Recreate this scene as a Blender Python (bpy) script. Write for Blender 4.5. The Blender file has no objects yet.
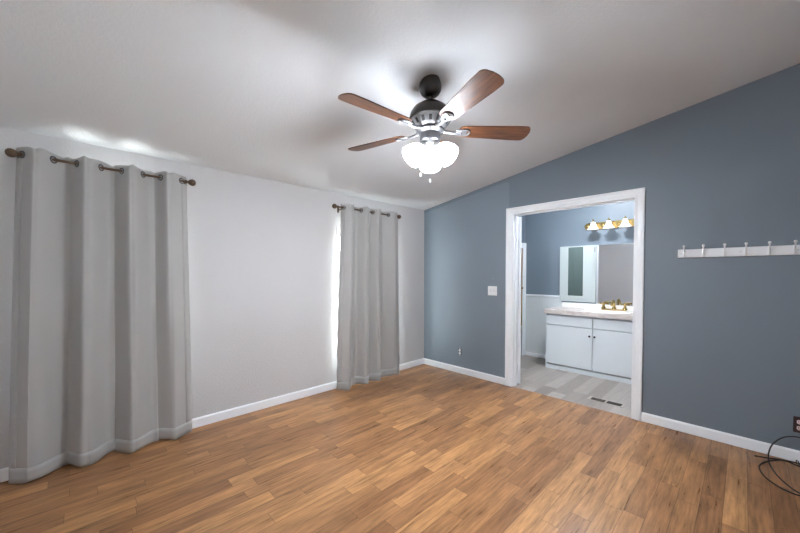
import bpy, bmesh, math, random
from mathutils import Vector, Matrix
C = bpy.context.scene.collection
SC = bpy.context.scene
PI = math.pi
R = math.radians
random.seed(4)

# ------------------------------------------------------------------ camera, world, light, exposure
cd = bpy.data.cameras.new('camera')
cam = bpy.data.objects.new('camera', cd); C.objects.link(cam)
cam.location = (3.2968, -3.6549, 1.345)
cam.rotation_euler = (R(90 - 1.3178), 0, R(46.2264))
cd.sensor_width = 36.0
cd.lens = 330.04 / 800 * 36
cd.shift_y = (281.414 - 266.5) / 800
cd.clip_start = 0.02
SC.camera = cam

SKY_TOP = (0.75, 0.87, 1.0)
SKY_LOW = (4.5, 4.5, 4.5)
SKY_POWER = 3.0
w = bpy.data.worlds.new('world'); SC.world = w; w.use_nodes = True
nt = w.node_tree; nt.nodes.clear()
wo = nt.nodes.new('ShaderNodeOutputWorld'); bg = nt.nodes.new('ShaderNodeBackground')
tc = nt.nodes.new('ShaderNodeTexCoord'); sx = nt.nodes.new('ShaderNodeSeparateXYZ')
rp = nt.nodes.new('ShaderNodeValToRGB')
mr = nt.nodes.new('ShaderNodeMapRange'); mr.inputs['From Min'].default_value = -0.3; mr.inputs['From Max'].default_value = 0.5
nt.links.new(tc.outputs['Generated'], sx.inputs[0]); nt.links.new(sx.outputs['Z'], mr.inputs['Value'])
nt.links.new(mr.outputs[0], rp.inputs[0]); nt.links.new(rp.outputs[0], bg.inputs[0]); nt.links.new(bg.outputs[0], wo.inputs[0])
rp.color_ramp.elements[0].color = (*SKY_LOW, 1); rp.color_ramp.elements[1].color = (*SKY_TOP, 1)
bg.inputs[1].default_value = SKY_POWER

FAN_GLOW = 16.0        # glass of the fan's lamp shades
FAN_BULB = 455.0       # open mouths of those shades
VANITY_GLOW = .45     # bells over the mirror
BATH_GLOW = 250.0       # flush light on the bathroom ceiling
SC.view_settings.view_transform = 'Standard'
SC.view_settings.look = 'None'
SC.view_settings.gamma = 1.0
SC.view_settings.use_curve_mapping = False
SC.view_settings.exposure = 1.41
SC.cycles.use_denoising = True
SC.cycles.max_bounces = 10
SC.cycles.diffuse_bounces = 6
SC.cycles.sample_clamp_indirect = 8.0

# ------------------------------------------------------------------ materials
def lin(*rgb):
    return tuple(((c / 255) / 12.92 if c / 255 <= 0.04045 else ((c / 255 + 0.055) / 1.055) ** 2.4) for c in rgb)

class NB:
    def __init__(s, name):
        s.m = bpy.data.materials.new(name); s.m.use_nodes = True
        s.t = s.m.node_tree; s.t.nodes.clear()
        s.out = s.n('ShaderNodeOutputMaterial'); s.p = s.n('ShaderNodeBsdfPrincipled')
        s.l(s.p.outputs[0], s.out.inputs[0])
    def n(s, k, **kw):
        x = s.t.nodes.new(k)
        for a, b in kw.items(): setattr(x, a, b)
        return x
    def l(s, a, b): s.t.links.new(a, b)
    def val(s, x, sock):
        if isinstance(x, (int, float)): sock.default_value = x
        else: s.l(x, sock)
    def math(s, op, a, b=0.0, c=0.0):
        x = s.n('ShaderNodeMath', operation=op)
        s.val(a, x.inputs[0]); s.val(b, x.inputs[1]); s.val(c, x.inputs[2])
        return x.outputs[0]
    def mix(s, f, a, b, kind='MIX'):
        x = s.n('ShaderNodeMix', data_type='RGBA', blend_type=kind)
        s.val(f, x.inputs[0])
        for v, k in ((a, 6), (b, 7)):
            if isinstance(v, tuple): x.inputs[k].default_value = (*v[:3], 1)
            else: s.l(v, x.inputs[k])
        return x.outputs[2]
    def noise(s, vec, scale, detail=3, rough=.55):
        x = s.n('ShaderNodeTexNoise'); x.inputs['Scale'].default_value = scale
        x.inputs['Detail'].default_value = detail; x.inputs['Roughness'].default_value = rough
        s.l(vec, x.inputs['Vector']); return x.outputs['Fac']
    def obj(s): return s.n('ShaderNodeTexCoord').outputs['Object']
    def xyz(s, v):
        x = s.n('ShaderNodeSeparateXYZ'); s.l(v, x.inputs[0]); return x.outputs
    def comb(s, a, b, c):
        x = s.n('ShaderNodeCombineXYZ')
        for v, k in zip((a, b, c), x.inputs): s.val(v, k)
        return x.outputs[0]
    def bump(s, h, strength=.2, dist=.01):
        b = s.n('ShaderNodeBump'); b.inputs['Strength'].default_value = strength; b.inputs['Distance'].default_value = dist
        s.l(h, b.inputs['Height']); s.l(b.outputs[0], s.p.inputs['Normal'])
    def ramp(s, f, stops):
        r = s.n('ShaderNodeValToRGB'); s.l(f, r.inputs[0])
        e = r.color_ramp.elements
        while len(e) < len(stops): e.new(.5)
        for k, (pos, col) in zip(e, stops): k.position = pos; k.color = (*col, 1)
        return r.outputs[0]

def simple(name, col, rough=.5, metal=0.0, bscale=0, bstr=.1, var=.04, bdist=.004, spec=None, nscale=8):
    b = NB(name); o = b.obj()
    f = b.noise(o, nscale)
    dark = tuple(c * (1 - var) for c in col); light = tuple(min(1, c * (1 + var)) for c in col)
    b.l(b.mix(f, dark, light), b.p.inputs['Base Color'])
    b.p.inputs['Roughness'].default_value = rough; b.p.inputs['Metallic'].default_value = metal
    if spec is not None: b.p.inputs['Specular IOR Level'].default_value = spec
    if bscale: b.bump(b.noise(o, bscale, 4), bstr, bdist)
    return b.m

def emis(name, col, power, base=(.9, .9, .9)):
    b = NB(name)
    o = b.obj(); f = b.noise(o, 30)
    b.l(b.mix(f, tuple(c * .96 for c in base), base), b.p.inputs['Base Color'])
    b.p.inputs['Roughness'].default_value = .35
    b.p.inputs['Emission Color'].default_value = (*col, 1); b.p.inputs['Emission Strength'].default_value = power
    return b.m

def glass_mat(name):
    b = NB(name); o = b.obj()
    tr = b.n('ShaderNodeBsdfTransparent'); gl = b.n('ShaderNodeBsdfGlossy'); mx = b.n('ShaderNodeMixShader')
    gl.inputs['Roughness'].default_value = .02
    tr.inputs[0].default_value = (.93, .96, .95, 1)
    f = b.noise(o, 4)
    b.l(b.math('ADD', .06, b.math('MULTIPLY', f, .03)), mx.inputs[0])
    b.l(tr.outputs[0], mx.inputs[1]); b.l(gl.outputs[0], mx.inputs[2]); b.l(mx.outputs[0], b.out.inputs[0])
    return b.m

def planks(name, wid, length, tones, rough, seam=.55, grain=.35, along='Y', gscale=1.0, spec=.5):
    b = NB(name); o = b.obj(); X, Y, Z = b.xyz(o)
    u, v = (Y, X) if along == 'Y' else (X, Y)
    rv = b.math('DIVIDE', v, wid); row = b.math('FLOOR', rv)
    wn = b.n('ShaderNodeTexWhiteNoise', noise_dimensions='1D'); b.l(row, wn.inputs['W'])
    ru = b.math('ADD', b.math('DIVIDE', u, length), b.math('MULTIPLY', wn.outputs['Value'], 7.0))
    idx = b.math('FLOOR', ru)
    w2 = b.n('ShaderNodeTexWhiteNoise', noise_dimensions='2D'); b.l(b.comb(row, idx, 0), w2.inputs['Vector'])
    col = b.ramp(w2.outputs['Value'], tones)
    off = b.math('MULTIPLY', w2.outputs['Value'], 37.0)
    gv = b.comb(b.math('MULTIPLY', v, 60 * gscale), b.math('ADD', b.math('MULTIPLY', u, 4.5 * gscale), off), off)
    g1 = b.noise(gv, 1.0, 5, .65)
    gv2 = b.comb(b.math('MULTIPLY', v, 14 * gscale), b.math('ADD', b.math('MULTIPLY', u, 2.2 * gscale), off), off)
    g2 = b.noise(gv2, 1.0, 3, .6)
    g = b.math('ADD', b.math('MULTIPLY', g1, .6), b.math('MULTIPLY', g2, .4))
    mrn = b.n('ShaderNodeMapRange'); b.l(g, mrn.inputs['Value'])
    mrn.inputs['From Min'].default_value = .32; mrn.inputs['From Max'].default_value = .68
    mrn.inputs['To Min'].default_value = 1 - grain; mrn.inputs['To Max'].default_value = 1 + grain
    k = mrn.outputs[0]
    col = b.mix(1.0, col, b.comb(k, k, k), 'MULTIPLY')
    fv = b.math('FRACT', rv); fu = b.math('FRACT', ru)
    ev = b.math('MULTIPLY', b.math('MINIMUM', fv, b.math('SUBTRACT', 1.0, fv)), wid)
    eu = b.math('MULTIPLY', b.math('MINIMUM', fu, b.math('SUBTRACT', 1.0, fu)), length)
    e = b.math('MINIMUM', ev, eu)
    s = b.math('LESS_THAN', e, .0013)
    col = b.mix(b.math('MULTIPLY', s, seam), col, (0.03, 0.018, 0.01))
    b.l(col, b.p.inputs['Base Color'])
    b.l(b.math('ADD', rough, b.math('MULTIPLY', g1, .1)), b.p.inputs['Roughness'])
    b.p.inputs['Specular IOR Level'].default_value = spec
    b.bump(b.math('SUBTRACT', b.math('MULTIPLY', g1, .25), s), .12, .002)
    return b.m

def wall_mat(name, col, bscale=70, bstr=.25, patch=None, rough=.6):
    b = NB(name); o = b.obj()
    f = b.noise(o, 1.7, 3)
    c = b.mix(f, tuple(v * .96 for v in col), tuple(v * 1.03 for v in col))
    if patch:
        # a second coat of slightly lighter paint, rolled up to a vertical edge with a rounded top corner
        X, Y, Z = b.xyz(o)
        xe, zt, m, pc = patch
        wob = b.math('MULTIPLY', b.math('SUBTRACT', b.noise(o, 9), .5), .03)
        top = b.math('SUBTRACT', b.math('ADD', b.math('MULTIPLY', X, m), zt), Z)
        d1 = b.math('SUBTRACT', xe, X)
        r = .05
        ax = b.math('MAXIMUM', b.math('SUBTRACT', r, d1), 0.0); az = b.math('MAXIMUM', b.math('SUBTRACT', r, top), 0.0)
        dd = b.math('SQRT', b.math('ADD', b.math('MULTIPLY', ax, ax), b.math('MULTIPLY', az, az)))
        inside = b.math('LESS_THAN', b.math('ADD', dd, wob), r)
        c = b.mix(inside, c, pc)
    b.l(c, b.p.inputs['Base Color']); b.p.inputs['Roughness'].default_value = rough
    h = b.math('ADD', b.noise(o, bscale, 2), b.math('MULTIPLY', b.noise(o, bscale * 2.3, 2), .5))
    b.bump(h, bstr, .006)
    return b.m

M = {}
M['floor'] = planks('oak_strip_laminate', .098, .62,
    [(0.0, lin(140, 99, 66)), (.3, lin(152, 109, 73)), (.55, lin(159, 115, 77)), (.8, lin(168, 123, 82)), (1.0, lin(181, 134, 89))], .24, grain=.52, spec=.32)
M['bath_floor'] = planks('grey_vinyl_plank', .15, .9,
    [(0.0, lin(140, 132, 125)), (.5, lin(158, 150, 143)), (1.0, lin(172, 165, 158))], .4, seam=.25, grain=.16)
M['wall_grey'] = wall_mat('pale_grey_wall_paint', lin(202, 201, 202), 75, .4)
M['wall_white'] = wall_mat('off_white_wall_paint', lin(226, 229, 235), 75, .3)
M['wall_blue'] = wall_mat('slate_blue_wall_paint', lin(116, 127, 138), 80, .14, patch=(1.352, 2.284 - .045, .1523, lin(126, 138, 149)), rough=.5)
M['bath_wall'] = wall_mat('bathroom_blue_wall_paint', lin(112, 125, 137), 60, .1, rough=.45)
M['ceiling'] = wall_mat('textured_ceiling_paint', lin(220, 223, 226), 55, .26, rough=.8)
M['white'] = simple('white_gloss_paint', lin(232, 235, 238), .35, var=.02)
M['trim'] = simple('white_trim_paint', lin(242, 246, 250), .38, var=.02)
M['cab'] = simple('white_cabinet_paint', lin(232, 238, 241), .38, var=.02)
M['med_cab'] = simple('grey_white_cabinet_paint', lin(190, 200, 200), .42, var=.02)
M['panel'] = simple('white_wall_panel', lin(214, 220, 222), .5, var=.02)
M['curtain'] = None
M['bronze'] = simple('antique_bronze_metal', lin(104, 86, 70), .38, .75, var=.2, nscale=40)
M['dark_bronze'] = simple('dark_bronze_metal', lin(54, 50, 48), .45, .4, var=.12, nscale=30)
M['satin'] = simple('satin_grey_metal', lin(128, 128, 130), .45, .6, var=.08, nscale=50)
M['nickel'] = simple('bright_satin_nickel', lin(232, 234, 236), .3, .35, var=.03, nscale=40)
M['pewter'] = simple('dark_pewter_metal', lin(96, 96, 98), .35, .7, var=.1, nscale=30)
M['silver'] = simple('brushed_silver_metal', lin(196, 196, 196), .3, .8, var=.06, nscale=60)
M['chrome'] = simple('chrome_metal', lin(225, 228, 230), .15, 1.0, var=.03, nscale=30)
M['brass'] = simple('polished_brass_metal', lin(192, 164, 106), .2, 1.0, var=.08, nscale=40)
M['black'] = simple('black_rubber', lin(22, 22, 24), .4, var=.15)
M['darkhole'] = simple('dark_recess', lin(30, 28, 27), .7, var=.1)
M['plate_white'] = simple('white_plastic', lin(236, 238, 240), .35, var=.02)
M['plate_dark'] = simple('dark_brown_plastic', lin(52, 30, 32), .35, var=.1)
M['plate_pink'] = simple('pale_pink_plastic', lin(226, 206, 208), .4, var=.04)
M['vent_brown'] = simple('dark_brown_enamel', lin(64, 50, 42), .5, var=.1)
M['sink'] = simple('white_cultured_marble', lin(244, 243, 240), .12, var=.02)
M['mirror'] = simple('mirror_silver', (.86, .87, .88), .02, 1.0, var=.01)
M['cab_glass'] = simple('smoked_green_mirror', lin(104, 118, 114), .06, .9, var=.05, nscale=5)
M['tile'] = simple('pale_tub_tile', lin(204, 206, 204), .25, var=.03)
M['pane'] = glass_mat('window_glass')
M['fan_shade'] = emis('lit_frosted_glass', (.90, .96, 1.04), FAN_GLOW)
M['fan_bulb'] = emis('lit_bulb_glass', (.90, .96, 1.04), FAN_BULB)
M['bell'] = emis('lit_white_bell_glass', (1.0, .95, .88), VANITY_GLOW)
M['bath_lamp'] = emis('lit_ceiling_diffuser', (.94, .97, 1.02), BATH_GLOW)

def curtain_mat():
    b = NB('grey_curtain_fabric'); o = b.obj(); X, Y, Z = b.xyz(o)
    f = b.noise(o, 3); c = b.mix(f, lin(170, 169, 167), lin(179, 178, 176))
    wv = b.noise(b.comb(b.math('MULTIPLY', X, 300), b.math('MULTIPLY', Y, 300), b.math('MULTIPLY', Z, 60)), 1.0, 2)
    c = b.mix(b.math('MULTIPLY', wv, .12), c, lin(120, 120, 120))
    b.l(c, b.p.inputs['Base Color']); b.p.inputs['Roughness'].default_value = .62
    b.p.inputs['Sheen Weight'].default_value = .15
    b.bump(wv, .12, .002)
    return b.m
M['curtain'] = curtain_mat()

def blade_mat():
    b = NB('walnut_blade_veneer'); o = b.obj(); X, Y, Z = b.xyz(o)
    v = b.comb(b.math('MULTIPLY', X, 5), b.math('MULTIPLY', Y, 55), Z)
    g = b.noise(v, 1.0, 5, .6)
    c = b.ramp(g, [(.3, lin(62, 38, 27)), (.5, lin(98, 61, 40)), (.7, lin(124, 80, 52))])
    b.l(c, b.p.inputs['Base Color']); b.p.inputs['Roughness'].default_value = .3
    return b.m
M['blade'] = blade_mat()

def counter_mat():
    b = NB('beige_marbled_laminate'); o = b.obj()
    f = b.noise(o, 14, 6, .7)
    c = b.ramp(f, [(.3, lin(196, 184, 178)), (.5, lin(216, 206, 200)), (.7, lin(230, 224, 220))])
    b.l(c, b.p.inputs['Base Color']); b.p.inputs['Roughness'].default_value = .25
    return b.m
M['counter'] = counter_mat()

# ------------------------------------------------------------------ mesh helpers
def box(bm, x0, x1, y0, y1, z0, z1, bev=0.0, mtx=None):
    t = bmesh.new()
    bmesh.ops.create_cube(t, size=1.0)
    for v in t.verts:
        v.co = Vector(((x0 + x1) / 2 + v.co.x * (x1 - x0), (y0 + y1) / 2 + v.co.y * (y1 - y0), (z0 + z1) / 2 + v.co.z * (z1 - z0)))
    if bev: bmesh.ops.bevel(t, geom=t.edges[:], offset=bev, segments=2, affect='EDGES', profile=.5)
    merge(bm, t, mtx); return bm

def merge(bm, t, mtx=None):
    if mtx is not None: t.transform(mtx)
    me = bpy.data.meshes.new('tmp'); t.to_mesh(me); t.free(); bm.from_mesh(me); bpy.data.meshes.remove(me)

def prism(bm, pts, axis, a, b):
    """extrude a polygon; pts are 2-D in the other two axes (x,z for axis y; y,z for axis x; x,y for axis z)"""
    def P(p, t):
        return {'y': (p[0], t, p[1]), 'x': (t, p[0], p[1]), 'z': (p[0], p[1], t)}[axis]
    t = bmesh.new()
    A = [t.verts.new(P(p, a)) for p in pts]; B = [t.verts.new(P(p, b)) for p in pts]
    t.faces.new(A); t.faces.new(B[::-1])
    for i in range(len(pts)):
        j = (i + 1) % len(pts); t.faces.new((A[i], B[i], B[j], A[j]))
    bmesh.ops.recalc_face_normals(t, faces=t.faces[:]); merge(bm, t); return bm

def lathe(bm, prof, seg=24, mtx=None, cap=True):
    t = bmesh.new(); rings = []
    for r, z in prof:
        rings.append([t.verts.new((max(r, 1e-4) * math.cos(2 * PI * i / seg), max(r, 1e-4) * math.sin(2 * PI * i / seg), z)) for i in range(seg)])
    for a, b in zip(rings, rings[1:]):
        for i in range(seg):
            j = (i + 1) % seg; t.faces.new((a[i], a[j], b[j], b[i]))
    if cap: t.faces.new(rings[0][::-1]); t.faces.new(rings[-1])
    bmesh.ops.recalc_face_normals(t, faces=t.faces[:]); merge(bm, t, mtx); return bm

def tube(bm, pts, r, seg=8, cap=True):
    pts = [Vector(p) for p in pts]; t = bmesh.new(); rings = []
    rr = r if isinstance(r, (list, tuple)) else [r] * len(pts)
    up = Vector((0, 0, 1)); prev = None
    for i, p in enumerate(pts):
        d = (pts[min(i + 1, len(pts) - 1)] - pts[max(i - 1, 0)]).normalized()
        if prev is None:
            a = d.orthogonal().normalized()
        else:
            a = (prev - d * prev.dot(d)).normalized()
        prev = a; bvec = d.cross(a)
        rings.append([t.verts.new(p + (a * math.cos(2 * PI * k / seg) + bvec * math.sin(2 * PI * k / seg)) * rr[i]) for k in range(seg)])
    for a, b in zip(rings, rings[1:]):
        for i in range(seg):
            j = (i + 1) % seg; t.faces.new((a[i], a[j], b[j], b[i]))
    if cap: t.faces.new(rings[0][::-1]); t.faces.new(rings[-1])
    bmesh.ops.recalc_face_normals(t, faces=t.faces[:]); merge(bm, t); return bm

def torus(bm, center, axis, R0, r0, seg=20, ring=8):
    q = Vector((0, 0, 1)).rotation_difference(Vector(axis).normalized()).to_matrix().to_4x4()
    m = Matrix.Translation(center) @ q
    t = bmesh.new(); rings = []
    for i in range(seg):
        a = 2 * PI * i / seg
        rings.append([t.verts.new(((R0 + r0 * math.cos(b)) * math.cos(a), (R0 + r0 * math.cos(b)) * math.sin(a), r0 * math.sin(b))) for b in [2 * PI * k / ring for k in range(ring)]])
    for i in range(seg):
        a, b = rings[i], rings[(i + 1) % seg]
        for k in range(ring):
            l = (k + 1) % ring; t.faces.new((a[k], b[k], b[l], a[l]))
    bmesh.ops.recalc_face_normals(t, faces=t.faces[:]); merge(bm, t, m); return bm

def catmull(P, n=8):
    P = [Vector(p) for p in P]; out = []
    Q = [P[0] * 2 - P[1]] + P + [P[-1] * 2 - P[-2]]
    for i in range(1, len(Q) - 2):
        a, b, c, d = Q[i - 1], Q[i], Q[i + 1], Q[i + 2]
        for k in range(n):
            t = k / n
            out.append(.5 * (2 * b + (c - a) * t + (2 * a - 5 * b + 4 * c - d) * t * t + (-a + 3 * b - 3 * c + d) * t ** 3))
    out.append(P[-1]); return out

def obj(name, bm, m, parent=None, smooth=False, loc=None):
    me = bpy.data.meshes.new(name); bm.to_mesh(me); bm.free()
    me.materials.append(M[m] if isinstance(m, str) else m)
    if smooth:
        for p in me.polygons: p.use_smooth = True
        if smooth == 'auto':
            me.set_sharp_from_angle(angle=R(38))
    o = bpy.data.objects.new(name, me); C.objects.link(o)
    if parent is not None:
        o.parent = parent
        o.matrix_parent_inverse = Matrix.Identity(4)
    if loc is not None: o.location = loc
    return o

def new(): return bmesh.new()

def shift(bm, v): bm.transform(Matrix.Translation(Vector(v))); return bm

def thing(name, label, cat, loc=(0, 0, 0), group=None, rot=None):
    o = bpy.data.objects.new(name, None); C.objects.link(o); o.empty_display_size = .1
    o.location = loc
    if rot: o.rotation_euler = rot
    o['label'] = label; o['category'] = cat
    if group: o['group'] = group
    return o

def tag(o, label, cat, group=None):
    o['label'] = label; o['category'] = cat
    if group: o['group'] = group
    return o

def struct(name, bm, m, parent=None, smooth=False, label=None):
    o = obj(name, bm, m, parent, smooth)
    if parent is None: o['kind'] = 'structure'
    if label: o['label'] = label
    return o

def sempty(name, loc=(0, 0, 0)):
    o = bpy.data.objects.new(name, None); C.objects.link(o); o.location = loc; o['kind'] = 'structure'; return o

def dup(root, loc, label, group=None):
    r = root.copy(); C.objects.link(r); r.location = loc; r['label'] = label
    for ch in list(root.children):
        c = ch.copy(); C.objects.link(c); c.parent = r
        for g in list(ch.children):
            d = g.copy(); C.objects.link(d); d.parent = c
    return r

# ------------------------------------------------------------------ the setting
W0, SL = 2.284, .1523
XR, YF, YB = 4.35, -4.85, 1.63        # right wall, wall behind the camera, bathroom back wall
def cz(x): return W0 + SL * x
T = .11
struct('floor', box(new(), -.12, XR + .1, YF - .1, 0.02, -.08, 0), 'floor')
struct('bathroom_floor', box(new(), -.12, XR + .1, .02, YB + .1, -.08, 0.0), 'bath_floor')
b = new(); prism(b, [(-.12, cz(-.12)), (XR + .1, cz(XR + .1)), (XR + .1, cz(XR + .1) + .1), (-.12, cz(-.12) + .1)], 'y', YF - .1, YB + .1)
struct('ceiling', b, 'ceiling')

# window wall, x = 0, with two openings hidden by the curtains
WIN = [(-3.73, -3.21, .45, 2.03), (-1.495, -.64, .15, 1.90)]
b = new()
ys = [YF]
for (a, c, z0, z1) in WIN:
    box(b, -.12, 0, ys[-1], a, 0, W0)
    box(b, -.12, 0, a, c, 0, z0); box(b, -.12, 0, a, c, z1, W0); ys.append(c)
box(b, -.12, 0, ys[-1], 0, 0, W0)
struct('wall_left', b, 'wall_grey')
for i, (a, c, z0, z1) in enumerate(WIN):
    e = sempty('window_%d' % (i + 1), (-.06, (a + c) / 2, z0))
    hw, hh = (c - a) / 2, z1 - z0
    b = new()
    box(b, -.03, .03, -hw, -hw + .035, 0, hh); box(b, -.03, .03, hw - .035, hw, 0, hh)
    box(b, -.03, .03, -hw + .035, hw - .035, 0, .035); box(b, -.03, .03, -hw + .035, hw - .035, hh - .035, hh)
    box(b, -.02, .02, -hw + .035, hw - .035, hh / 2 - .015, hh / 2 + .015)
    obj('window_frame', b, 'white', e)
    obj('window_pane', box(new(), -.004, .004, -hw + .03, hw - .03, .03, hh - .03), 'pane', e)
    obj('blind_bracket', box(new(), .06, .075, -hw - .022, -hw + .03, hh - .115, hh - .01, .003), 'silver', e)

# blue wall, y = 0, with the doorway to the bathroom
DX0, DX1, DZ = 1.395, 2.608, 2.06
b = new()
prism(b, [(0, 0), (DX0, 0), (DX0, cz(DX0)), (0, cz(0))], 'y', 0, T)
prism(b, [(DX0, DZ), (DX1, DZ), (DX1, cz(DX1)), (DX0, cz(DX0))], 'y', 0, T)
prism(b, [(DX1, 0), (XR, 0), (XR, cz(XR)), (DX1, cz(DX1))], 'y', 0, T)
bmesh.ops.remove_doubles(b, verts=b.verts[:], dist=1e-5)
struct('wall_back', b, 'wall_blue')
# wall behind the camera; right wall with an unseen window added for fill
FILL_WIN = (-4.50, -3.85, .95, 1.50)
b = new(); H = cz(XR)
box(b, XR, XR + .1, YF, FILL_WIN[0], 0, H); box(b, XR, XR + .1, FILL_WIN[1], T, 0, H)
box(b, XR, XR + .1, FILL_WIN[0], FILL_WIN[1], 0, FILL_WIN[2]); box(b, XR, XR + .1, FILL_WIN[0], FILL_WIN[1], FILL_WIN[3], H)
struct('wall_right', b, 'wall_grey')
b = new()
prism(b, [(-.12, 0), (XR + .1, 0), (XR + .1, cz(XR + .1)), (-.12, cz(-.12))], 'y', YF - .1, YF)
struct('wall_front', b, 'wall_white')
e = sempty('window_3', (XR + .05, (FILL_WIN[0] + FILL_WIN[1]) / 2, FILL_WIN[2]))  # added out of view to let fill daylight into the room
hw, hh = (FILL_WIN[1] - FILL_WIN[0]) / 2, FILL_WIN[3] - FILL_WIN[2]
b = new()
box(b, -.03, .03, -hw, -hw + .04, 0, hh); box(b, -.03, .03, hw - .04, hw, 0, hh); box(b, -.02, .02, -hw + .04, hw - .04, hh / 2 - .02, hh / 2 + .02)
box(b, -.03, .03, -hw + .04, hw - .04, 0, .04); box(b, -.03, .03, -hw + .04, hw - .04, hh - .04, hh)
obj('window_frame', b, 'white', e)
obj('window_pane', box(new(), -.004, .004, -hw + .03, hw - .03, .03, hh - .03), 'pane', e)

# door casing (bedroom side) and jamb
CX0, CX1, CZ = 1.324, 2.668, 2.119
cw = .078
# moulded profile: (distance in from the outer edge, projection)
CP = [(0, 0), (0, .019), (.004, .021), (.016, .021), (.021, .016), (.050, .014), (.056, .011), (cw - .003, .011), (cw, .009), (cw, 0)]
b = new()
prism(b, [(CX0 + d, -h) for d, h in CP], 'z', .004, CZ - cw)
prism(b, [(CX1 - d, -h) for d, h in CP], 'z', .004, CZ - cw)
# mitred head
t = bmesh.new()
A = [t.verts.new((CX0 + d, -h, CZ - d)) for d, h in CP]; B = [t.verts.new((CX1 - d, -h, CZ - d)) for d, h in CP]
for i in range(len(CP)):
    k = (i + 1) % len(CP); t.faces.new((A[i], B[i], B[k], A[k]))
bmesh.ops.recalc_face_normals(t, faces=t.faces[:]); merge(b, t)
t = bmesh.new()
for X, sg in ((CX0, 1), (CX1, -1)):
    lo = [t.verts.new((X + sg * d, -h, CZ - cw)) for d, h in CP]; hi = [t.verts.new((X + sg * d, -h, CZ - d)) for d, h in CP]
    for i in range(len(CP) - 1): t.faces.new((lo[i], lo[i + 1], hi[i + 1], hi[i])) if i < len(CP) - 2 else None
bmesh.ops.recalc_face_normals(t, faces=t.faces[:]); merge(b, t)
struct('trim_1', b, 'trim', label='white door casing around the bathroom doorway')
b = new()
box(b, DX0, DX0 + .018, -.002, T + .004, 0.003, DZ - .018); box(b, DX1 - .018, DX1, -.002, T + .004, 0.003, DZ - .018)
box(b, DX0, DX1, -.002, T + .004, DZ - .018, DZ)
box(b, DX0 + .018, DX0 + .03, .05, .075, 0.003, DZ - .03); box(b, DX1 - .03, DX1 - .018, .05, .075, 0.003, DZ - .03); box(b, DX0 + .018, DX1 - .018, .05, .075, DZ - .03, DZ - .018)
struct('trim_2', b, 'trim', label='white door jamb with stop')

# baseboards
def base_prof(h=.087, t=.012): return [(0, .004), (t, .004), (t, h - .012), (t * .45, h), (0, h)]
b = new(); prism(b, [(p[0], p[1]) for p in base_prof()], 'y', YF, -.0)
struct('baseboard_left', b, 'trim')
b = new(); prism(b, [(-p[0], p[1]) for p in base_prof()], 'x', .0, CX0 - .001); prism(b, [(-p[0], p[1]) for p in base_prof()], 'x', CX1 + .001, XR)
struct('baseboard_back', b, 'trim')

# bathroom shell
BX0, BX1 = .78, 2.62
b = new(); prism(b, [(BX0 - 1.0, 0), (BX1 + .1, 0), (BX1 + .1, cz(BX1 + .1)), (BX0 - 1.0, cz(BX0 - 1.0))], 'y', YB, YB + .1)
b.transform(Matrix.Identity(4))
struct('wall_bathroom_back', b, 'bath_wall')
SY0, SY1, SZ = .80, 1.535, 1.77
b = new()
prism(b, [(T, 0), (SY0, 0), (SY0, cz(BX0 - .1)), (T, cz(BX0 - .1))], 'x', BX0 - .1, BX0)
prism(b, [(SY1, 0), (YB, 0), (YB, cz(BX0 - .1)), (SY1, cz(BX0 - .1))], 'x', BX0 - .1, BX0)
prism(b, [(SY0, SZ), (SY1, SZ), (SY1, cz(BX0 - .1)), (SY0, cz(BX0 - .1))], 'x', BX0 - .1, BX0)
struct('wall_bathroom_left', b, 'bath_wall')
b = new(); box(b, BX1, BX1 + .1, T, YB, 0, cz(BX1))
struct('wall_bathroom_right', b, 'bath_wall')
# tub alcove behind the left wall
b = new()
box(b, 0.0, BX0 - .1, SY0 - .1, SY0, 0, cz(0)); box(b, -.02, 0.0, SY0 - .1, YB, 0, cz(0) - .01)
struct('wall_bathroom_alcove', b, 'tile')
# casing of the alcove
b = new()
box(b, BX0, BX0 + .016, SY1 - .005, YB - .006, 0.0, SZ + .08, .003)
box(b, BX0, BX0 + .016, SY0 - .075, SY0 + .005, 0.0, SZ + .08, .003)
box(b, BX0, BX0 + .016, SY0 + .005, SY1 - .005, SZ - .005, SZ + .08, .003)
box(b, BX0 + .016, BX0 + .022, YB - .03, YB - .006, 0, SZ + .08, .002)
struct('trim_3', b, 'trim', label='white casing around the tub alcove')
# wainscot panel on the far wall left of the vanity
b = new(); box(b, BX0 + .024, 1.362, YB - .01, YB, 0.0, .985)
for k in range(1, 6):
    x = BX0 + .024 + k * .095
    box(b, x, x + .003, YB - .0115, YB - .009, .08, .97)
struct('trim_4', b, 'panel', label='white wainscot panel below blue wall')
b = new(); box(b, BX0 + .024, 1.368, YB - .02, YB, .985, 1.01, .003)
struct('trim_5', b, 'trim', label='white cap rail on the wainscot')
b = new(); box(b, BX0 + .024, 1.335, YB - .022, YB - .01, 0, .06, .003); box(b, BX0, BX0 + .03, T, SY0 - .08, 0, .06, .003)
struct('baseboard_bathroom', b, 'trim')
b = new(); box(b, 1.996, 2.003, YB - .004, YB, 2.03, cz(1.99) - .001)
struct('trim_6', b, 'bath_wall', label='narrow batten over a wallboard seam')

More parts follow.
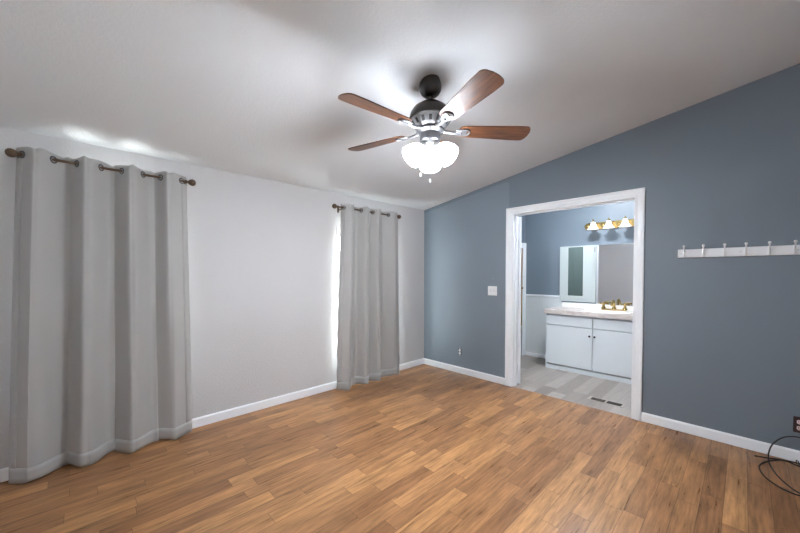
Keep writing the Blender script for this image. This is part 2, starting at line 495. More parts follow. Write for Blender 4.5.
# bathroom door, swung wide open on its left hinges
dr = sempty('door_1', (DX0 + .012, T + .02, 0)); dr.rotation_euler = (0, 0, R(121))
b = new(); box(b, 0, .58, -.035, 0, .012, 2.03, .002)
obj('door_leaf', b, 'trim', dr)
b = new()
for (z0, z1) in ((.15, .85), (1.0, 1.9)):
    for yy in (-.041, -.001):
        box(b, .10, .48, yy, yy + .007, z0, z0 + .03, .002); box(b, .10, .48, yy, yy + .007, z1 - .03, z1, .002)
        box(b, .10, .13, yy, yy + .007, z0 + .03, z1 - .03, .002); box(b, .45, .48, yy, yy + .007, z0 + .03, z1 - .03, .002)
obj('door_moulding', b, 'trim', dr)
for hz in (.2, 1.70):
    b = new(); tube(b, [(-.006, .006, hz - .045), (-.006, .006, hz + .045)], .007, 10); box(b, -.004, .03, .0, .003, hz - .045, hz + .045)
    obj('hinge', b, 'silver', dr, 'auto')

# ------------------------------------------------------------------ curtains and rods
ROD_X, ROD_Z = .085, 2.108
def curtain_rod(label, y0, y1, bracket_ys, loc_y):
    root = thing('curtain_rod', label, 'curtain rod', (0, loc_y, ROD_Z), 'curtain rods on the pale wall')
    b = new(); tube(b, [(ROD_X, y0 - loc_y, 0), (ROD_X, y1 - loc_y, 0)], .009, 12)
    obj('rod', b, 'bronze', root, 'auto')
    for s, y in ((-1, y0), (1, y1)):
        m = Matrix.Translation((ROD_X, y - loc_y, 0)) @ Matrix.Rotation(R(-90 * s), 4, 'X')
        b = new(); lathe(b, [(.011, -.006), (.015, -.003), (.015, .004), (.010, .008), (.010, .014), (.018, .020), (.026, .032), (.0285, .044), (.025, .057), (.015, .067), (.002, .070)], 18, m)
        obj('finial', b, 'bronze', root, 'auto')
    for y in bracket_ys:
        b = new(); box(b, 0.0, .006, y - loc_y - .012, y - loc_y + .012, -.05, .02, .002)
        tube(b, [(.004, y - loc_y, -.02), (.05, y - loc_y, -.022), (ROD_X, y - loc_y, -.014)], .006, 8)
        torus(b, (ROD_X, y - loc_y, 0), (0, 1, 0), .0125, .0035, 16, 6)
        obj('bracket', b, 'bronze', root, 'auto')
    return root
curtain_rod('bronze curtain rod with ball finials carrying the wide curtain on the left', -3.93, -3.03, (-3.945, -3.04), -3.49)
curtain_rod('bronze curtain rod with ball finials carrying the narrow curtain by the blue wall', -1.557, -.637, (-1.50, -.618), -1.1)

def curtain(label, ctrl, ends_top, ends_bot, k_bot, lean, loc_y, seed):
    """ctrl: plan points (offset from the rod, y) along the heading, alternating in front of and behind the rod"""
    rnd = random.Random(seed)
    root = thing('curtain', label, 'curtain', (0, loc_y, 0), 'grey curtains on the pale wall')
    def by(y):   # y at the hem: spread between the hem ends
        f = (y - ends_top[0]) / (ends_top[1] - ends_top[0]); return ends_bot[0] + f * (ends_bot[1] - ends_bot[0])
    top = [(ROD_X + d, y) for d, y in ctrl]
    bot = [(ROD_X + lean + d * k_bot * rnd.uniform(.8, 1.1), by(y) + rnd.uniform(-.010, .010)) for d, y in ctrl]
    ct = catmull([(x, y, 0) for x, y in top], 5); cb = catmull([(x, y, 0) for x, y in bot], 5)
    zt, zb = ROD_Z + .042, .014
    NZ = 70
    bm = new(); grid = []
    L = len(ct)
    for k in range(NZ + 1):
        f = k / NZ; z = zt + (zb - zt) * f
        mixf = min(1.0, max(0.0, (f - .04) / .96)) ** .85
        row = []
        for i in range(L):
            p = ct[i].lerp(cb[i], mixf)
            # soft drape and edge puckers
            wob = .006 * math.sin(i * .37 + f * 5.1 + seed) * f
            edge = max(0.0, 1 - i / 7) * .006 * math.sin(f * 60 + seed) * min(1, f * 2) + max(0.0, 1 - (L - 1 - i) / 7) * .003 * math.sin(f * 70) * f
            scal = .006 * math.sin(i * .55) * (1 if k == 0 else 0)
            zz = z + (.006 * math.sin(i * .31 + 1.3 * seed) if k == NZ else 0) + scal
            row.append(bm.verts.new((max(.016, p.x + wob + edge), p.y - loc_y, zz)))
        grid.append(row)
    for k in range(NZ):
        for i in range(L - 1):
            bm.faces.new((grid[k][i], grid[k + 1][i], grid[k + 1][i + 1], grid[k][i + 1]))
    bmesh.ops.recalc_face_normals(bm, faces=bm.faces[:])
    o = obj('fabric_panel', bm, 'curtain', root, True)
    sm = o.modifiers.new('thickness', 'SOLIDIFY'); sm.thickness = .0022; sm.offset = 0
    # folded hem: a second layer along the bottom, and side hems
    def layer(name, kr, ir, off):
        h = new(); rows = []
        for k in kr:
            row = []
            for i in ir:
                me = o.data; v = me.vertices[k * L + i].co
                a = me.vertices[k * L + max(i - 1, 0)].co; c = me.vertices[k * L + min(i + 1, L - 1)].co
                t = (c - a); nrm = Vector((t.y, -t.x, 0)).normalized()
                row.append(h.verts.new(v + nrm * off))
            rows.append(row)
        for a, c in zip(rows, rows[1:]):
            for i in range(len(a) - 1): h.faces.new((a[i], c[i], c[i + 1], a[i + 1]))
        bmesh.ops.recalc_face_normals(h, faces=h.faces[:])
        q = obj(name, h, 'curtain', root, True)
        s2 = q.modifiers.new('thickness', 'SOLIDIFY'); s2.thickness = .0022; s2.offset = 0
    layer('bottom_hem', range(NZ - 3, NZ + 1), range(L), .0026)
    layer('side_hem', range(0, NZ - 2), range(0, 3), .0026)
    layer('side_hem', range(0, NZ - 2), range(L - 3, L), .0026)
    for best in range(1, L - 1):
        # a grommet wherever the heading crosses the rod
        a, c = ct[best], ct[best + 1] if best + 1 < L else ct[best]
        if (a.x - ROD_X) * (c.x - ROD_X) < 0 or a.x == ROD_X:
            f = 0 if a.x == ROD_X else (ROD_X - a.x) / (c.x - a.x)
            g = a.lerp(c, f).y
            t = (c - ct[best - 1]).normalized()
            b = new(); torus(b, (ROD_X, g - loc_y, ROD_Z), Vector((t.y, -t.x, 0)), .020, .0058, 22, 8)
            obj('grommet', b, 'pewter', root, True)
    return root
def saw(A, apex, valley, y0, y1, d0, d1):
    pts = [(d0, y0)]
    for i, (y, sg) in enumerate(sorted([(y, 1) for y in apex] + [(y, -1) for y in valley])):
        k = A * (1.0, .9, 1.08, .95, 1.0, .72, .7)[i % 7]
        if sg > 0: pts += [(k * .86, y - .018), (k, y + .004), (k * .82, y + .036)]
        else: pts += [(-k * .74, y - .040), (-k, y - .006), (-k * .78, y + .018)]
    pts.append((d1, y1)); return pts
curtain('wide grey grommet curtain on the left, nearest the camera',
        saw(.056, [-3.868, -3.630, -3.392, -3.158], [-3.714, -3.480, -3.246], -3.952, -3.026, -.03, -.02),
        (-3.952, -3.026), (-4.020, -3.010), 1.0, .015, -3.49, 3)
curtain('narrow grey grommet curtain by the corner with the blue wall',
        saw(.056, [-1.40, -1.175, -.99, -.71], [-1.268, -1.098, -.857], -1.502, -.606, -.02, -.015),
        (-1.502, -.606), (-1.575, -.604), 1.05, .02, -1.05, 7)

# ------------------------------------------------------------------ ceiling fan
FX, FY, FZ = 1.893, -2.043, 2.26       # blade plane
fan = thing('ceiling_fan', 'five-blade ceiling fan with walnut blades and three lit glass shades', 'ceiling fan', (FX, FY, cz(FX)))
def zf(z): return z - cz(FX)
b = new(); lathe(b, [(.020, 2.468), (.038, 2.473), (.058, 2.490), (.069, 2.512), (.072, 2.535), (.067, 2.556), (.058, 2.60)], 32)
for v in b.verts:
    if v.co.z > 2.59: v.co.z = cz(FX + v.co.x) + .001
shift(b, (0, 0, -cz(FX))); obj('canopy', b, 'dark_bronze', fan, 'auto')
b = new(); tube(b, [(0, 0, zf(2.425)), (0, 0, zf(2.478))], .0125, 16); lathe(b, [(.018, zf(2.462)), (.021, zf(2.468)), (.018, zf(2.476))], 20)
obj('downrod', b, 'dark_bronze', fan, 'auto')
b = new(); lathe(b, [(.02, 2.438), (.03, 2.434), (.07, 2.422), (.104, 2.398), (.126, 2.366), (.134, 2.335), (.134, 2.325), (.128, 2.32)], 40)
shift(b, (0, 0, -cz(FX))); obj('motor_housing', b, 'dark_bronze', fan, 'auto')
b = new(); lathe(b, [(.128, 2.322), (.126, 2.316), (.104, 2.286), (.088, 2.268), (.08, 2.264)], 40)
shift(b, (0, 0, -cz(FX))); vr = obj('vent_ring', b, 'satin', fan, 'auto')
for k in range(15):
    a = 2 * PI * k / 15
    m = Matrix.Rotation(a, 4, 'Z') @ Matrix.Translation((.1105, 0, zf(2.296))) @ Matrix.Rotation(R(36), 4, 'Y')
    b = new(); box(b, -.002, .0025, -.0085, .0085, -.0155, .0155, .002, m)
    obj('vent_slot', b, 'darkhole', vr)
b = new(); lathe(b, [(.082, 2.268), (.088, 2.262), (.088, 2.25), (.076, 2.242), (.066, 2.236), (.066, 2.195), (.058, 2.184), (.045, 2.178)], 36)
shift(b, (0, 0, -cz(FX))); obj('switch_housing', b, 'pewter', fan, 'auto')
b = new(); lathe(b, [(.046, 2.184), (.046, 2.172), (.034, 2.150), (.026, 2.138), (.012, 2.134), (.002, 2.132)], 28)
shift(b, (0, 0, -cz(FX))); obj('light_fitter', b, 'silver', fan, 'auto')

# blades: built along +x at the hub, then turned
A0 = R(-93.34)
PITCH = R(-12)
def blade_bm():
    prof = []
    r0, r1 = .185, .648
    N = 60
    for i in range(N + 1):
        f = i / N; x = r0 + (r1 - r0) * f
        wid = .052 + (.070 - .052) * min(1, f * 1.3)
        # rounded root and tip
        if f < .10: wid *= math.sqrt(max(0, 1 - ((.10 - f) / .10) ** 2)) * .55 + .45
        if f > .90: wid *= max(.25, (1 - ((f - .90) / .10) ** 2.6) ** (1 / 2.6)) if f < 1 else .25
        prof.append((x, wid))
    t = bmesh.new(); up = []; dn = []
    pts = [(x, wd) for x, wd in prof] + [(x, -wd) for x, wd in prof[::-1]]
    A = [t.verts.new((x, y, .003)) for x, y in pts]; B = [t.verts.new((x, y, -.003)) for x, y in pts]
    t.faces.new(A[::-1]); t.faces.new(B)
    for i in range(len(pts)):
        j = (i + 1) % len(pts); t.faces.new((A[i], A[j], B[j], B[i]))
    bmesh.ops.recalc_face_normals(t, faces=t.faces[:])
    return t
def iron_bm():
    t = bmesh.new()
    # arm from the motor, then a horseshoe plate under the blade root
    tube(t, [(.075, 0, .0), (.11, 0, -.010), (.15, 0, -.014), (.19, 0, -.010)], [.012, .011, .010, .009], 10)
    pts = []
    for k in range(17):
        a = R(90 - 180 * k / 16); pts.append((.225 + .030 * math.cos(a), .030 * math.sin(a), -.008))
    tube(t, [(.17, .006, -.010), (.195, .024, -.009)] + pts + [(.195, -.024, -.009), (.17, -.006, -.010)], .0055, 8)
    box(t, .165, .235, -.024, .024, -.009, -.0035, .002)
    for (x, y) in ((.20, .012), (.20, -.012), (.232, 0)):
        lathe(t, [(.005, -.013), (.006, -.011), (.006, -.008)], 10, Matrix.Translation((x, y, 0)))
    return t
bl0 = obj('blade', blade_bm(), 'blade', fan, 'auto', (0, 0, zf(FZ)))
ir0 = obj('blade_arm', iron_bm(), 'satin', bl0, 'auto')
bl0.rotation_euler = (PITCH, 0, A0)
for k in range(1, 5):
    c1 = bl0.copy(); C.objects.link(c1); c1.parent = fan; c1.rotation_euler = (PITCH, 0, A0 + k * 2 * PI / 5)
    c2 = ir0.copy(); C.objects.link(c2); c2.parent = c1
# lamp shades
CAMDIR = math.atan2(-3.6549 - FY, 3.2968 - FX)
for k in range(3):
    a = CAMDIR + PI + k * 2 * PI / 3
    m = Matrix.Translation((0, 0, zf(2.150))) @ Matrix.Rotation(a, 4, 'Z') @ Matrix.Translation((.050, 0, 0)) @ Matrix.Rotation(R(-47), 4, 'Y') @ Matrix.Diagonal((1.14, 1.14, 1.02, 1))
    b = new(); lathe(b, [(.012, .018), (.022, .012), (.026, 0), (.026, -.02), (.02, -.022)], 20, m)
    sk = obj('lamp_socket', b, 'silver', fan, 'auto')
    b = new(); lathe(b, [(.024, -.016), (.030, -.022), (.044, -.042), (.055, -.068), (.061, -.092), (.062, -.118), (.059, -.118), (.056, -.09), (.050, -.068), (.03, -.03)], 20, m, cap=False)
    ls = obj('lamp_shade', b, 'fan_shade', fan, True)
    b = new(); lathe(b, [(.012, -.02), (.016, -.042), (.029, -.066), (.035, -.084), (.029, -.106), (.015, -.116), (.001, -.118)], 14, m)
    obj('bulb', b, 'fan_bulb', ls, True)
for dx, dy, z in ((-.040, -.047, 1.978), (.010, -.012, 1.935)):
    b = new(); tube(b, [(dx * .7, dy * .7, zf(2.19)), (dx, dy, zf(2.15)), (dx, dy, zf(z))], .0014, 6)
    pc = obj('pull_chain', b, 'silver', fan, True)
    b = new(); lathe(b, [(.002, .012), (.005, .006), (.0065, -.004), (.005, -.012), (.001, -.015)], 14, Matrix.Translation((dx, dy, zf(z))))
    obj('chain_knob', b, 'plate_white', pc, True)

# ------------------------------------------------------------------ things on the blue wall
sw = thing('light_switch', 'white double light switch plate on blue wall left of the doorway', 'light switch', (1.140, 0, 1.135))
obj('cover_plate', box(new(), -.062, .062, -.007, 0, -.0575, .0575, .003), 'plate_white', sw)
for x in (-.023, .023):
    b = new(); box(b, x - .006, x + .006, -.0085, -.006, -.013, .013, .001)
    t = obj('toggle_slot', b, 'silver', sw)
    m = Matrix.Translation((x, -.009, 0)) @ Matrix.Rotation(R(28), 4, 'X')
    obj('toggle', box(new(), -.0042, .0042, -.012, .004, -.005, .005, .0012, m), 'plate_white', sw)
    for z in (-.030, .030):
        b = new(); lathe(b, [(.003, 0), (.003, .0015)], 10, Matrix.Translation((x, -.0068, z)) @ Matrix.Rotation(R(90), 4, 'X'))
        obj('screw', b, 'silver', sw)

def receptacle(root, face_mat, z, x=0.0, y=-.006):
    b = new()
    pts = []
    for k in range(24):
        a = 2 * PI * k / 24
        pts.append((x + max(-.0145, min(.0145, .0175 * math.cos(a))), z + .0148 * math.sin(a)))
    prism(b, pts, 'y', y - .005, y + .004)
    f = obj('socket_face', b, face_mat, root)
    s = new(); box(s, x - .0075, x - .0050, y - .0056, y - .004, z - .003, z + .006); box(s, x + .0050, x + .0075, y - .0056, y - .004, z - .002, z + .005)
    lathe(s, [(.0024, 0), (.0024, .0016)], 10, Matrix.Translation((x, y - .004, z - .0085)) @ Matrix.Rotation(R(90), 4, 'X'))
    obj('slots', s, 'darkhole', f)
ol = thing('wall_outlet', 'bare white wall outlet without cover plate, low on blue wall near the corner', 'outlet', (.652, 0, .292))
obj('box_opening', box(new(), -.024, .024, -.0012, .0, -.044, .044, .0004), 'darkhole', ol)
obj('mounting_strap', box(new(), -.009, .009, -.004, -.001, -.052, .052, .0008), 'silver', ol)
for z in (-.0195, .0195): receptacle(ol, 'plate_white', z, 0, -.004)
ol2 = thing('wall_outlet', 'dark brown wall outlet with pale sockets above the black cable', 'outlet', (3.586, 0, .272))
obj('cover_plate', box(new(), -.031, .031, -.007, 0, -.057, .057, .003), 'plate_dark', ol2)
for z in (-.0215, .0215): receptacle(ol2, 'plate_pink', z, 0, -.0065)
tag(obj('nail', lathe(new(), [(.0035, 0), (.0035, .001), (.0016, .0015), (.0016, .012)], 10, Matrix.Translation((1.150, -.012, 1.285)) @ Matrix.Rotation(R(-90), 4, 'X')), 'silver'),
    'small nail in blue wall above the light switch', 'nail')

# coat rack
HX = [2.946, 3.065, 3.186, 3.302, 3.420, 3.540]
rk = thing('coat_rack', 'long white wooden coat rack with silver double hooks on blue wall', 'coat rack', ((2.902 + 3.584) / 2, 0, 1.515))
hwid = (3.584 - 2.902) / 2
obj('board', box(new(), -hwid, hwid, -.018, 0, -.0345, .0345, .004), 'white', rk)
def hook_bm():
    t = bmesh.new()
    box(t, -.0095, .0095, -.022, -.018, -.028, .024, .002)
    tube(t, catmull([(0, -.020, .010), (0, -.036, .012), (0, -.052, .028), (0, -.060, .050)], 5), .0048, 8)
    lathe(t, [(.001, -.011), (.007, -.008), (.0098, 0), (.007, .008), (.001, .010)], 12, Matrix.Translation((0, -.061, .057)))
    tube(t, catmull([(0, -.020, -.006), (0, -.030, -.020), (0, -.044, -.022), (0, -.050, -.008)], 5), .0044, 8)
    lathe(t, [(.001, -.006), (.0052, -.003), (.0052, .003), (.001, .006)], 12, Matrix.Translation((0, -.0505, -.004)))
    return t
hk = obj('hook', hook_bm(), 'nickel', rk, 'auto', (HX[0] - rk.location.x, 0, 0))
for x in HX[1:]:
    h2 = hk.copy(); C.objects.link(h2); h2.parent = rk; h2.location = (x - rk.location.x, 0, 0)
for x in (-hwid + .022, .03, hwid - .03):
    scx = new(); lathe(scx, [(.004, 0), (.004, .0012), (.001, .002)], 10, Matrix.Translation((x, -.018, 0)) @ Matrix.Rotation(R(90), 4, 'X'))
    obj('screw', scx, 'silver', rk)

# ------------------------------------------------------------------ black cable on the floor
CR = .0042
pts = [(3.388, -.102, .006), (3.43, -.083, .005), (3.472, -.060, .005), (3.530, -.036, .005), (3.578, -.024, .005), (3.63, -.03, .006), (3.70, -.06, .006),
       (3.74, -.12, .008), (3.70, -.15, .012), (3.64, -.11, .011), (3.577, -.080, .006), (3.512, -.066, .013), (3.433, -.145, .005), (3.390, -.272, .005), (3.408, -.414, .005), (3.459, -.505, .005),
       (3.501, -.540, .005), (3.56, -.548, .005), (3.68, -.47, .006), (3.76, -.28, .05), (3.74, -.10, .14), (3.66, -.040, .188), (3.585, -.035, .193),
       (3.543, -.036, .186), (3.502, -.040, .162), (3.461, -.045, .107), (3.442, -.068, .052), (3.437, -.13, .018), (3.446, -.229, .006), (3.474, -.385, .013), (3.520, -.500, .014),
       (3.545, -.535, .015), (3.62, -.58, .008), (3.80, -.50, .006), (3.95, -.20, .006)]
cb = thing('coax_cable', 'loosely coiled black cable with a metal end lying against the white baseboard', 'cable', (3.55, -.2, 0))
b = new(); tube(b, [p - Vector((3.55, -.2, 0)) for p in catmull(pts, 7)], CR, 8)
obj('cord', b, 'black', cb, True)
b = new(); p0, p1 = Vector(pts[0]) - Vector((3.55, -.2, 0)), Vector(pts[1]) - Vector((3.55, -.2, 0))
d = (p0 - p1).normalized()
tube(b, [p0 - d * .004, p0 + d * .004, p0 + d * .0041, p0 + d * .018], [.0055, .0055, .0062, .0062], 8); tube(b, [p0 + d * .018, p0 + d * .024], .0012, 6)
obj('connector', b, 'bronze', cb)
b = new()
for z in (0,): torus(b, (3.577 - 3.55, -.052 + .2, .020), (1, .15, 0), .030, .003, 18, 6); b.transform(Matrix.Diagonal((1, 1, .66, 1)))
obj('cable_tie', b, 'black', cb)

# ------------------------------------------------------------------ bathroom
VX0, VX1, VY = 1.336, 2.545, 1.120
va = thing('vanity_cabinet', 'white bathroom vanity cabinet with two doors and two false drawer fronts', 'cabinet', ((VX0 + VX1) / 2, (VY + YB) / 2, 0))
ox, oy = va.location.x, va.location.y
def vb(x0, x1, y0, y1, z0, z1, bev=0): return box(new(), x0 - ox, x1 - ox, y0 - oy, y1 - oy, z0, z1, bev)
b = vb(VX0, VX1, VY + .065, YB - .0215, .085, .782)
bmesh.ops.delete(b, geom=[f for f in b.faces if f.normal.z > .9 and f.calc_center_median().z > .7], context='FACES')
bd = obj('body', b, 'cab', va); sm = bd.modifiers.new('panel_thickness', 'SOLIDIFY'); sm.thickness = .016; sm.offset = -1
obj('plinth', vb(VX0, VX1, VY + .012, YB - .03, 0, .058), 'cab', va)
obj('toe_recess', vb(VX0 + .004, VX1 - .004, VY + .07, YB - .04, .058, .085), 'darkhole', va)
obj('side_panel', vb(VX0 - .001, VX0 + .014, VY + .001, VY + .065, .0585, .782, .001), 'cab', va)
MIDX = 1.938
for (x0, x1) in ((VX0 + .016, MIDX - .005), (MIDX + .005, VX1 - .002)):
    obj('drawer_front', vb(x0, x1, VY, VY + .02, .634, .760, .003), 'cab', va)
for i, (x0, x1) in enumerate(((VX0 + .016, MIDX - .004), (MIDX + .004, VX1 - .002))):
    dd = obj('door', vb(x0, x1, VY, VY + .02, .078, .622, .003), 'cab', va)
    kx = (x1 - .028) if i == 0 else (x0 + .024)
    m = Matrix.Translation((kx - ox, VY - oy, .525)) @ Matrix.Rotation(R(90), 4, 'X')
    b = new(); lathe(b, [(.006, 0), (.005, .008), (.012, .013), (.013, .019), (.008, .024), (.001, .025)], 14, m)
    obj('knob', b, 'dark_bronze', dd, 'auto')
# countertop with an oval sink opening
ct = thing('vanity_countertop', 'beige marbled vanity top with white oval sink and backsplash', 'countertop', ((1.315 + BX1) / 2, 1.36, .783))
SXC, SYC, SA, SB = 2.02, 1.345, .245, .17
def counter_bm():
    t = bmesh.new(); x0, x1, y0, y1 = 1.315, BX1 - .002, 1.10, YB - .002
    N = 48
    def edge(a):
        dx, dy = math.cos(a), math.sin(a)
        k = min(((x1 - SXC) / dx if dx > 1e-9 else (x0 - SXC) / dx if dx < -1e-9 else 1e9), ((y1 - SYC) / dy if dy > 1e-9 else (y0 - SYC) / dy if dy < -1e-9 else 1e9))
        return (SXC + dx * k, SYC + dy * k)
    angs = sorted([2 * PI * i / N for i in range(N)] + [math.atan2(y - SYC, x - SXC) % (2 * PI) for x in (x0, x1) for y in (y0, y1)])
    for z in (.841, .783): pass
    inT = [t.verts.new((SXC + SA * math.cos(a), SYC + SB * math.sin(a), .841)) for a in angs]
    outT = [t.verts.new((*edge(a), .841)) for a in angs]; inB = [t.verts.new((SXC + SA * math.cos(a), SYC + SB * math.sin(a), .783)) for a in angs]
    outB = [t.verts.new((*edge(a), .783)) for a in angs]
    n = len(angs)
    for i in range(n):
        j = (i + 1) % n
        t.faces.new((inT[i], inT[j], outT[j], outT[i])); t.faces.new((inB[i], outB[i], outB[j], inB[j]))
        t.faces.new((outT[i], outT[j], outB[j], outB[i])); t.faces.new((inT[i], inB[i], inB[j], inT[j]))
    bmesh.ops.recalc_face_normals(t, faces=t.faces[:]); return t
b = counter_bm(); shift(b, (-ct.location.x, -1.36, -.783)); obj('slab', b, 'counter', ct)
def bowl_bm():
    t = bmesh.new(); N = 48; rings = []
    prof = [(1.16, .0), (1.15, .008), (1.08, .011), (1.0, .008), (.96, -.002), (.90, -.03), (.76, -.08), (.5, -.112), (.2, -.122), (.07, -.124)]
    for s, dz in prof:
        rings.append([t.verts.new((SXC + SA * s * math.cos(2 * PI * i / N), SYC + SB * (s if s < 1.01 else 1 + (s - 1) * 1.0) * math.sin(2 * PI * i / N), .841 + dz)) for i in range(N)])
    for a, c in zip(rings, rings[1:]):
        for i in range(N):
            j = (i + 1) % N; t.faces.new((a[i], a[j], c[j], c[i]))
    t.faces.new(rings[-1]); bmesh.ops.recalc_face_normals(t, faces=t.faces[:]); 
    return t
b = bowl_bm(); shift(b, (-ct.location.x, -1.36, -.783)); sk = obj('sink_basin', b, 'sink', ct, True)
b = new(); lathe(b, [(.022, .720), (.022, .7225), (.014, .7225)], 20, Matrix.Translation((SXC, SYC, 0))); shift(b, (-ct.location.x, -1.36, -.783)); obj('drain', b, 'chrome', sk)
# white moulded deck behind the basin
b = new(); box(b, 1.72, BX1 - .004, 1.49, YB - .02, .8412, .848, .003); shift(b, (-ct.location.x, -1.36, -.783)); obj('faucet_deck', b, 'sink', ct)
b = new(); box(b, 1.37, BX1 - .004, YB - .02, YB - .002, .8415, .915, .003); shift(b, (-ct.location.x, -1.36, -.783)); obj('backsplash', b, 'sink', ct)

fc = thing('faucet', 'brass two-handle faucet on the white sink deck', 'faucet', (2.08, 1.53, .848))
b = new(); box(b, -.115, .115, -.025, .025, 0, .012, .005)
b.transform(Matrix.Diagonal((1.25, 1.25, 1.75, 1))); obj('base_plate', b, 'brass', fc)
b = new(); tube(b, catmull([(0, 0, .008), (0, -.002, .045), (0, -.03, .072), (0, -.075, .066), (0, -.098, .044)], 6), [.014] * 12 + [.011] * 13, 12); lathe(b, [(.02, .008), (.022, .015), (.016, .026)], 16)
b.transform(Matrix.Diagonal((1.25, 1.25, 1.75, 1))); obj('spout', b, 'brass', fc, 'auto')
for x in (-.1, .1):
    b = new(); lathe(b, [(.022, .008), (.022, .018), (.013, .028), (.012, .044), (.016, .048), (.016, .056), (.008, .060)], 16, Matrix.Translation((x, 0, 0)))
    for k in range(2):
        a = k * PI / 2 + .5
        tube(b, [(x - .032 * math.cos(a), -.032 * math.sin(a), .052), (x + .032 * math.cos(a), .032 * math.sin(a), .052)], .005, 8)
        for s in (-1, 1): lathe(b, [(.001, -.008), (.008, -.003), (.008, .003), (.001, .008)], 10, Matrix.Translation((x + s * .034 * math.cos(a), s * .034 * math.sin(a), .052)))
    b.transform(Matrix.Diagonal((1.25, 1.25, 1.75, 1))); obj('handle', b, 'brass', fc, 'auto')

# mirror and medicine cabinet
tag(obj('wall_mirror', box(new(), 1.835, BX1 - .004, YB - .006, YB - .0005, .918, 1.752), 'mirror'), 'large frameless mirror over the sink', 'mirror')
mc = thing('medicine_cabinet', 'white framed wall cabinet with narrow smoked mirror panel beside the large mirror', 'cabinet', (1.585, YB, .935))
x0, x1 = -.242, .246
zc = .82
b = new(); box(b, x0, x1, -.030, -.001, 0.0, zc, .002)
obj('body', b, 'med_cab', mc)
b = new()
box(b, x0 + .085, x0 + .122, -.040, -.030, .045, zc - .004, .003); box(b, x0 + .325, x1 - .028, -.040, -.030, .045, zc - .004, .003)
box(b, x0 + .122, x0 + .325, -.040, -.030, .045, .085, .003); box(b, x0 + .122, x0 + .325, -.040, -.030, zc - .018, zc - .004, .002)
dd = obj('door', b, 'med_cab', mc)
obj('mirror_panel', box(new(), x0 + .118, x0 + .329, -.036, -.030, .08, zc - .015), 'cab_glass', dd)
b = new(); lathe(b, [(.004, 0), (.004, .008), (.009, .012), (.009, .017), (.002, .02)], 12, Matrix.Translation((x0 + .02, -.03, .07)) @ Matrix.Rotation(R(90), 4, 'X'))
obj('knob', b, 'silver', mc, 'auto')
b = new(); tube(b, [(x1 - .012, -.034, zc - .10), (x1 - .012, -.034, zc - .03)], .004, 8)
obj('hinge', b, 'pewter', mc)

# vanity light bar
vl = thing('vanity_light', 'brass vanity light bar with three white bell shades above the mirror', 'wall light', (2.01, YB, 2.025))
b = new()
pr = []
hb, rb = .30, .048
for k in range(13): a = R(90 - 180 * k / 12); pr.append((hb - rb * .3 + rb * math.cos(a), rb * math.sin(a)))
for k in range(13): a = R(270 - 180 * k / 12); pr.append((-hb + rb * .3 + rb * math.cos(a), rb * math.sin(a)))
prism(b, pr, 'y', -.016, 0)
prism(b, [(x * .93, z * .72) for x, z in pr], 'y', -.024, -.016)
obj('back_plate', b, 'brass', vl, 'auto')
for x in (-.275, -.092, .092, .275):
    pass
for x in (-.19, 0.0, .19):
    b = new(); tube(b, catmull([(x, -.02, 0), (x, -.06, .004), (x, -.11, .028), (x, -.13, .058)], 5), .007, 10)
    lathe(b, [(.026, 0), (.022, .010), (.010, .014)], 16, Matrix.Translation((x, -.02, 0)) @ Matrix.Rotation(R(90), 4, 'X'))
    lathe(b, [(.004, .085), (.009, .080), (.004, .072), (.012, .066), (.019, .056), (.022, .040), (.024, .034)], 16, Matrix.Translation((x, -.13, 0)))
    ar = obj('arm', b, 'brass', vl, 'auto')
    b = new(); lathe(b, [(.022, .042), (.026, .034), (.031, .012), (.040, -.014), (.056, -.040), (.074, -.056), (.071, -.057), (.053, -.043), (.036, -.015), (.027, .012), (.020, .036)], 24, Matrix.Translation((x, -.13, 0)), cap=False)
    obj('bell_shade', b, 'bell', ar, True)
for x in (-.095, .095, .285, -.285):
    b = new(); lathe(b, [(.02, 0), (.02, .008), (.012, .016), (.001, .019)], 16, Matrix.Translation((x, -.022, 0)) @ Matrix.Rotation(R(90), 4, 'X'))
    obj('boss', b, 'brass', vl, 'auto')

# flush light on the bathroom ceiling
bl = thing('flush_ceiling_light', 'round white ceiling light inside the bathroom, hidden above the doorway', 'ceiling light', (1.95, .74, cz(1.95)))
b = new(); lathe(b, [(.075, -.03), (.078, -.012), (.078, .02)], 28); obj('base', b, 'white', bl, 'auto')
b = new(); lathe(b, [(.072, -.03), (.066, -.048), (.045, -.062), (.02, -.067), (.001, -.068)], 24); obj('diffuser', b, 'bath_lamp', bl, True)

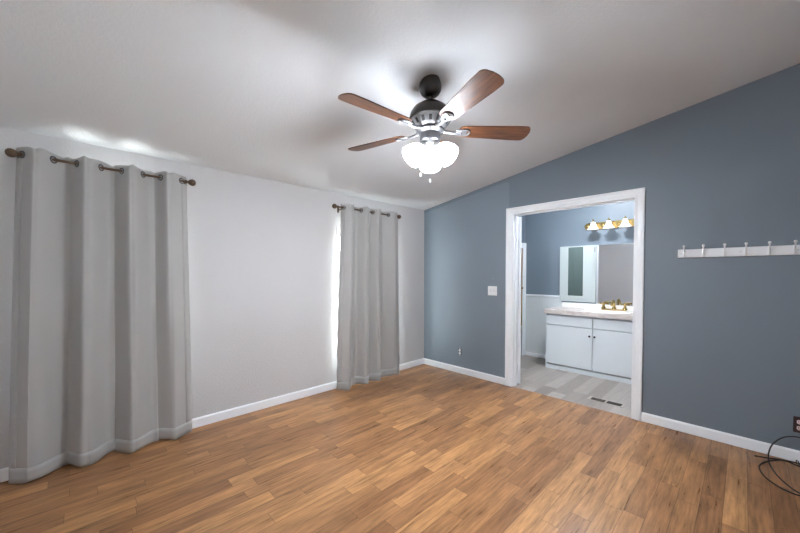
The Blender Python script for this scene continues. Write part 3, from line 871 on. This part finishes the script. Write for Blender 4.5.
# floor vent
fv = thing('floor_vent', 'flush floor vent with two dark louvre banks in the grey bathroom floor', 'vent', (2.312, .285, 0))
b = new()
box(b, -.165, .165, -.062, -.044, 0, .004, .001); box(b, -.165, .165, .044, .062, 0, .004, .001)
box(b, -.165, -.140, -.044, .044, 0, .004, .001); box(b, .140, .165, -.044, .044, 0, .004, .001); box(b, -.008, .008, -.044, .044, 0, .004, .001)
obj('vent_frame', b, simple('tan_enamel', lin(176, 168, 158), .45), fv)
obj('vent_well', box(new(), -.14, .14, -.044, .044, .0002, .001), 'darkhole', fv)
for x0 in (-.138, .010):
    b = new()
    for k in range(11):
        x = x0 + .006 + k * .0116; box(b, x - .0028, x + .0022, -.044, .044, .0012, .0034)
    obj('louvre_bank', b, 'vent_brown', fv)

# tub and its brass framed door in the alcove
tb = thing('bathtub', 'white bathtub apron in the alcove at the far left of the bathroom', 'bathtub', (.427, (SY0 + SY1) / 2, 0))
hy = (SY1 - SY0) / 2 - .002
b = new(); box(b, .24, .345, -hy, hy, 0, .46, .01); obj('apron', b, 'sink', tb)
b = new(); box(b, .225, .352, -hy, hy, .46, .495, .012)
obj('rim', b, 'sink', tb)
b = new(); box(b, -.38, .24, -hy, hy, .10, .16, .01); obj('tub_floor', b, 'sink', tb)
sd = thing('shower_door', 'brass framed shower door standing on the tub edge', 'shower door', (.764, (SY0 + SY1) / 2, .495))
b = new(); box(b, -.016, .016, hy - .055, hy - .004, 0.0, SZ - .497, .003); box(b, -.016, .016, -hy + .004, -hy + .04, 0, SZ - .497, .003)
box(b, -.016, .016, -hy + .04, hy - .055, 0, .03, .003); box(b, -.016, .016, -hy + .04, hy - .055, SZ - .53, SZ - .497, .003)
obj('door_frame', b, simple('aged_brass_metal', lin(150, 118, 74), .4, .6, var=.1), sd)
obj('glass_panel', box(new(), -.003, .003, -hy + .035, hy - .05, .025, SZ - .525), 'pane', sd)
b = new(); tube(b, [(.016, hy - .07, .62), (.04, hy - .07, .62)], .008, 10); lathe(b, [(.001, 0), (.018, .004), (.021, .012), (.014, .022), (.001, .024)], 16, Matrix.Translation((.036, hy - .07, .62)) @ Matrix.Rotation(R(90), 4, 'Y'))
obj('handle', b, 'brass', sd, 'auto')
